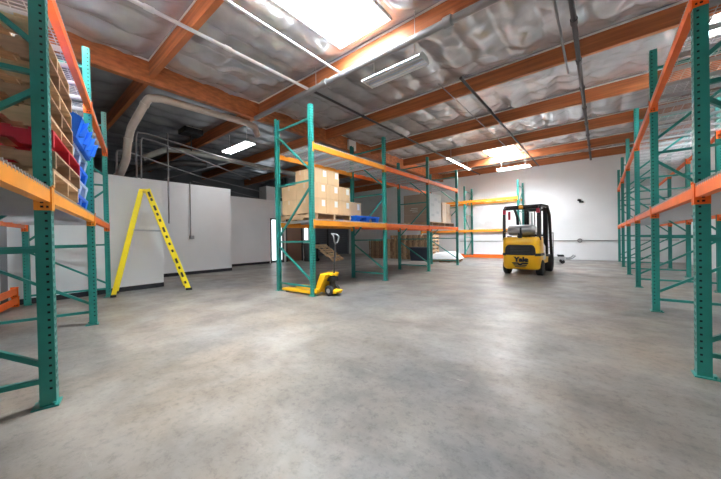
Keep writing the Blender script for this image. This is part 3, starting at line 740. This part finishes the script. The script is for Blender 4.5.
# pallet leaning by the brown door, black bin
o = dup(P_W, (-10.22, 9.98, .365), (0, radians(35), .30), 'wooden pallet leaning on the black bin by the brown door', 'x'); del o['group']
r = thing('waste_bin', 'black plastic waste bin beside the brown door', 'waste bin', (-11.0, 9.55, 0), 0)
MB(M_BLACK).prism([(-.22, 0), (.22, 0), (.28, .82), (-.28, .82)], 0, -.25, .25).build('tub', r); MB(M_BLACK).b2(-.28, .28, -.31, .31, .82, .90).build('lid', r)
for s in (-1, 1): MB(M_RUB).cyl((s*.22, .26, .07), (s*.25, .26, .07), .07, 14).build('wheel', r)
r = thing('tote_box', 'dark navy plastic tote on the floor in front of the standing pallets', 'tote box', (-6.56, 12.50, 0), .1)
MB(M_NAVY).prism([(-.42, 0), (.42, 0), (.46, .58), (-.46, .58)], 1, -.28, .28).build('tub', r); MB(M_NAVY).b2(-.49, .49, -.31, .31, .58, .63).build('lid', r)
# white wrapped slabs on a low pallet
dup(P_D, (-5.30, 12.5, 0), (0, 0, .2), 'weathered pallet under the white plastic-wrapped bundle on the floor').pop('group', None)
r = thing('wrapped_bundle', 'white plastic-wrapped bundle on a floor pallet behind the mid rack', 'wrapped bundle', (-5.30, 12.5, .142), .2)
mb = MB(M_FILM); N1, N2 = 16, 12; vs = []
for i in range(N1+1):
    for j in range(N2+1):
        a, b_ = i/N1*2-1, j/N2*2-1
        z = .28*(1-abs(a)**6)*(1-abs(b_)**6)*(.85+.3*vn(a*2+5, b_*2))
        vs.append((a*.66, b_*.55, max(0, z)))
mb.add(vs, [(i*(N2+1)+j, (i+1)*(N2+1)+j, (i+1)*(N2+1)+j+1, i*(N2+1)+j+1) for i in range(N1) for j in range(N2)], None, True)
mb.add([(-.66, -.55, 0), (.66, -.55, 0), (.66, .55, 0), (-.66, .55, 0)], [(0, 3, 2, 1)]); mb.build('film_cover', r, fix=False)
sl_ = MB(M_KR); sl_.b2(-.6, .6, -.5, .5, 0, .1); sl_.build('slab', r)
# loose orange beams on the floor behind the near rack
for k in range(2):
    r = thing('rack_beam', ['loose orange rack beam lying on the floor by the white office wall', 'loose orange rack beam lying on top of the first one'][k], 'rack beam', LP(4.05, 1.205+.01*k, .057+.162*k), pi-DL, 'loose rack beams on the floor')
    bm_ = ob('bar', BEAM['o'][0], r, (-.5, 0, 0)); ob('connector', BEAM['o'][1], bm_); ob('connector', BEAM['o'][2], bm_)
# low dolly beyond the forklift
r = thing('platform_dolly', 'low grey platform dolly on the floor beyond the forklift', 'dolly', (-1.40, 13.75, 0), .15)
MB(M_PIPEW).b2(-.62, .35, -.34, .34, .172, .27).build('platform', r); MB(M_BLACK).b2(-.55, -.1, -.3, .3, .10, .172).build('skid', r)
mb = MB(M_PIPEG); mb.tube([(-.5, -.28, .19), (.46, -.28, .19), (.56, -.28, .22), (.64, -.28, .30)], .025, 8); mb.tube([(-.5, .28, .19), (.46, .28, .19), (.56, .28, .22), (.64, .28, .30)], .025, 8); mb.tube([(.64, -.28, .30), (.64, .28, .30)], .025, 8); mb.build('push_frame', r)
for x in (-.45, .25):
    for y in (-.24, .24): 
        o = MB(M_RUB).cyl((x, y-.025, .075), (x, y+.025, .075), .075, 16).build('caster', r); MB(M_STEEL).b2(x-.02, x+.02, y-.035, y+.035, .12, .172).build('fork_bracket', o)
MB(M_BLACK).b2(.10, .30, -.25, .2, .27, .33).build('battery_box', r)

# ------------------------------------------------------------------ pipes, ducts, conduits
def pipe(label, pts, rad, m, cat='pipe', name='sprinkler_pipe', coup=0, group=None, drops=0):
    r = tag(MB(m).tube(pts, rad, 12).build(name), label, cat, group)
    p0, p1 = Vector(pts[0]), Vector(pts[-1]); d = (p1-p0); n_ = int(d.length//coup) if coup else 0
    for k in range(1, n_):
        c = p0+d.normalized()*coup*k; MB(m).cyl(c-d.normalized()*.06, c+d.normalized()*.06, rad*1.35, 12).build('coupling', r)
    for k in range(1, drops+1):
        c = p0+d*(k/(drops+1)); MB(M_PIPEW).cyl(c, c+Vector((0, 0, 4.70-c.z)), .006, 6).build('hanger_rod', r)
    return r
pipe('large grey sprinkler main running below the skylit roof beam', [(-6.9, 4.18, 4.26), (2.4, 4.18, 4.26)], .058, M_PIPEG, coup=2.6, drops=3)
pipe('sprinkler branch pipe crossing above the near end of the mid rack', [(-4.78, .2, 4.31), (-4.78, 4.18, 4.29)], .028, M_PIPEW, coup=1.1)
pipe('dark sprinkler branch continuing over the mid rack beyond the main', [(-4.80, 4.18, 4.31), (-4.80, 15.7, 4.31)], .028, M_PIPED, coup=1.9)
pipe('thin white branch pipe ending at the main beneath the bright skylight', [(-3.84, .2, 4.33), (-3.84, 4.18, 4.28)], .022, M_PIPEW)
pipe('dark branch pipe passing above the aisle side of the mid rack', [(-2.15, 5.9, 4.31), (-2.15, 15.6, 4.31)], .03, M_PIPED, coup=2.0)
pipe('dark jointed pipe above the aisle, ending at the far wall', [(-.27, 4.18, 4.31), (-.27, 15.95, 4.31)], .036, M_PIPED, coup=1.3)
pipe('short grey conduit hanging beside the jointed pipe above the aisle', [(-.46, 4.2, 4.34), (-.46, 7.2, 4.34)], .02, M_PIPEG)
pipe('thin grey conduit under the roof beams beyond the open reflector fixture', [(-2.62, 5.9, 4.35), (-2.62, 12.9, 4.35)], .012, M_PIPEG, 'conduit', 'conduit')
pipe('horizontal conduit at waist height along the far white wall', [(-6.0, 16.03, .845), (2.3, 16.03, .845)], .014, M_PIPEG, 'conduit', 'conduit')
r = thing('junction_box', 'round grey junction box on the conduit of the far wall', 'junction box', (-.68, 16.04, .845)); MB(M_PIPEG).cyl((0, 0, 0), (0, -.07, 0), .09, 16).build('body', r); MB(M_STEEL).cyl((0, -.07, 0), (0, -.08, 0), .06, 16).build('cover', r)
r = thing('security_camera', 'small black camera high on the far white wall', 'camera', (-.66, 16.04, 2.60)); MB(M_BLACK).cyl((-.05, -.02, .03), (.0, -.10, .0), .05, 12).build('housing', r); MB(M_BLACK).b2(-.03, .12, -.05, 0, -.09, -.04).build('bracket', r)
# fat beige duct
def arc(pts, k=6):   # quadratic smoothing through control points
    P = [Vector(p) for p in pts]; out = [P[0]]
    for i in range(1, len(P)-1):
        a = P[i].lerp(P[i-1], .18); b_ = P[i].lerp(P[i+1], .18)
        for j in range(k+1):
            t = j/k; out.append(a*(1-t)**2+P[i]*2*t*(1-t)+b_*t*t)
    out.append(P[-1]); return out
dr = tag(MB(M_DUCT).tube(arc([(-8.95, 1.62, 2.56), (-8.75, 1.74, 2.68), (-8.45, 1.80, 3.0), (-8.25, 1.79, 3.35), (-8.12, 1.83, 3.66), (-7.50, 2.0, 4.19), (-7.36, 2.22, 4.20), (-7.36, 4.15, 4.26), (-7.40, 4.45, 4.25), (-7.55, 4.62, 4.06)], 5), .08, 16).build('air_duct'), 'round beige duct rising from the office roof and bending along the girder', 'duct')
for c, d_ in (((-8.2, 1.79, 3.4), (.2, 0, .44)), ((-7.62, 1.96, 4.07), (.6, .2, .6)), ((-7.36, 3.95, 4.255), (0, 1, .03))):
    c, d_ = Vector(c), Vector(d_).normalized(); MB(M_DUCT).cyl(c-d_*.03, c+d_*.03, .09, 16).build('collar', dr)
tag(MB(mat('pale_green_duct', (.42, .43, .39, 1), .5)).tube(arc([(-10.4, 2.6, 3.55), (-10.4, 3.2, 3.95), (-10.4, 3.7, 4.02), (-10.6, 9.5, 4.02)]), .085, 14).build('air_duct'), 'pale grey-green duct running above the white partitions', 'duct')
tag(MB(M_PIPED).tube(arc([(-11.2, 2.2, 3.0), (-11.1, 2.9, 3.45), (-10.9, 3.9, 3.75), (-10.9, 4.6, 3.8)]), .11, 12).build('flexible_duct'), 'dark flexible duct sagging below the grey-green duct', 'duct')
C = 'conduit'
pipe('bent grey conduit rising from the office roof beside the beige duct', arc([(-9.0, 1.73, 2.54), (-9.0, 1.73, 3.30), (-9.05, 2.0, 3.32), (-11.0, 4.5, 3.36), (-12.0, 7.5, 3.3)]), .02, M_PIPEG, C, C)
pipe('grey conduit rising right behind the beige duct', arc([(-9.0, 2.12, 2.54), (-9.0, 2.12, 3.85), (-9.1, 2.4, 3.9), (-10.1, 6.0, 3.85), (-10.4, 9.0, 3.85)]), .022, M_PIPEG, C, C)
pipe('second grey conduit rising behind the beige duct', arc([(-9.0, 2.22, 2.54), (-9.0, 2.22, 3.74), (-9.2, 2.6, 3.78), (-11.2, 6.5, 3.6)]), .02, M_PIPEG, C, C)
pipe('grey conduit dropping in front of the gap between the white partitions', [(-9.9, 3.10, 4.3), (-9.9, 3.10, 1.62)], .022, M_PIPEG, C, C)
pipe('thin conduit dropping down the white partition to an outlet', [(-10.275, 3.83, 3.0), (-10.275, 3.83, 1.26)], .013, M_PIPEG, C, C)
r = thing('outlet_box', 'small grey outlet box on the white partition', 'outlet', (-10.29, 3.86, 1.20)); MB(M_PIPEG).b2(-.01, .05, -.06, .06, -.04, .06).build('body', r); MB(M_STEEL).b2(.05, .055, -.05, .05, -.03, .05).build('cover', r)
pipe('thin slanting conduit above the corner of the white partitions', [(-10.6, 3.2, 3.05), (-10.0, 5.3, 3.95)], .01, M_PIPEG, C, C)
pipe('horizontal conduit above the recessed white partition', [(-11.6, 4.4, 3.3), (-13.4, 8.6, 3.15)], .014, M_PIPEG, C, C)
r = thing('unit_heater', 'black box heater with a white top hanging under the dark ceiling', 'heater', (-9.9, 3.75, 4.42)); MB(M_BLACK).b2(-.25, .25, -.28, .28, 0, .16).build('body', r, bevel=.02); MB(M_FIX).b2(-.2, .2, -.2, .24, .16, .19).build('top_cover', r); MB(M_PIPED).cyl((0, 0, 0), (0, 0, -.5), .02, 8).build('gas_pipe', r); MB(M_PIPED).cyl((0.1, 0, .19), (.1, 0, .33), .01, 8).build('hanger_rod', r)
r = thing('air_handler', 'white air handler box on top of the recessed office', 'air handler', (-12.6, 8.6, 2.95)); MB(M_FIX).b2(-.3, .3, -.65, .0, .0, .72).build('cabinet', r); MB(M_BLACK).b2(.3, .31, .05, .7, .0, .22).build('duct_collar', r); MB(M_FIX).b2(-.3, .3, .0, .9, .0, .24).build('plenum', r)
r = thing('junction_box', 'white box fixed to the girder above the mid rack', 'junction box', (-6.93, 7.98, 4.28)); MB(M_FIX).b2(0, .08, -.19, .19, 0, .34).build('body', r); MB(M_PIPED).b2(.08, .1, -.05, .05, -.12, .08).build('sensor', r)

# ------------------------------------------------------------------ light fixtures
def fixture(label, loc, L_, Wd, kind, rz=0, hang=None):
    r = thing('ceiling_light', label, 'ceiling light', loc, rz, 'hanging light fixtures')
    if kind == 'reflector':
        h = MB(M_FIX); h.prism([(-Wd/2, 0), (-Wd/2, .03), (-.08, .10), (.08, .10), (Wd/2, .03), (Wd/2, 0), (Wd/2-.004, 0), (.075, .085), (-.075, .085), (-Wd/2+.004, 0)], 0, -L_/2, L_/2); h.build('housing', r)
        for s in (-1, 1):
            e = MB(M_FIX); e.prism([(-Wd/2, -.004), (-Wd/2, .03), (-.08, .10), (.08, .10), (Wd/2, .03), (Wd/2, -.004)], 0, s*L_/2-.006, s*L_/2+.006); e.build('end_plate', r)
        rf = MB(M_REFL)
        for s in (-1, 1): rf.b2(-L_/2+.01, L_/2-.01, s*.09-.02, s*.09+.02, .006, .03)
        rf.build('reflector', r)
        for y in (-.135, -.045, .045, .135): MB(M_OFF).cyl((-L_/2+.02, y*Wd/.36, .025), (L_/2-.02, y*Wd/.36, .025), .013, 10).build('tube', r)
    else:
        h = MB(M_FIX); h.b2(-L_/2, L_/2, -Wd/2, Wd/2, .03, .07); h.build('housing', r, bevel=.01)
        l_ = MB(M_TUBE if kind == 'lit' else M_LENS); l_.prism([(-Wd/2+.01, .03), (Wd/2-.01, .03), (Wd/2-.03, 0), (-Wd/2+.03, 0)], 0, -L_/2+.01, L_/2-.01); l_.build('lens', r)
    for s in (-1, 1): MB(M_PIPEW).cyl((s*L_*.36, 0, .07), (s*L_*.36, 0, 4.70-loc[2]), .007, 6).build('hanger_rod', r)
    return r
fixture('white open reflector fixture with bare tubes, beside the bright skylight', (-2.96, 4.66, 4.17), 1.26, .36, 'reflector')
fixture('white wraparound fixture hanging above the white office partitions', (-8.95, 4.78, 4.03), 1.5, .34, 'wrap')
fixture('lit white fixture hanging near the far wall, above the forklift', (-2.80, 13.62, 3.93), 1.25, .3, 'lit')
fixture('narrow white strip fixture hanging above the far frames of the mid rack', (-4.66, 12.5, 4.2), 2.6, .07, 'lit', pi/2)
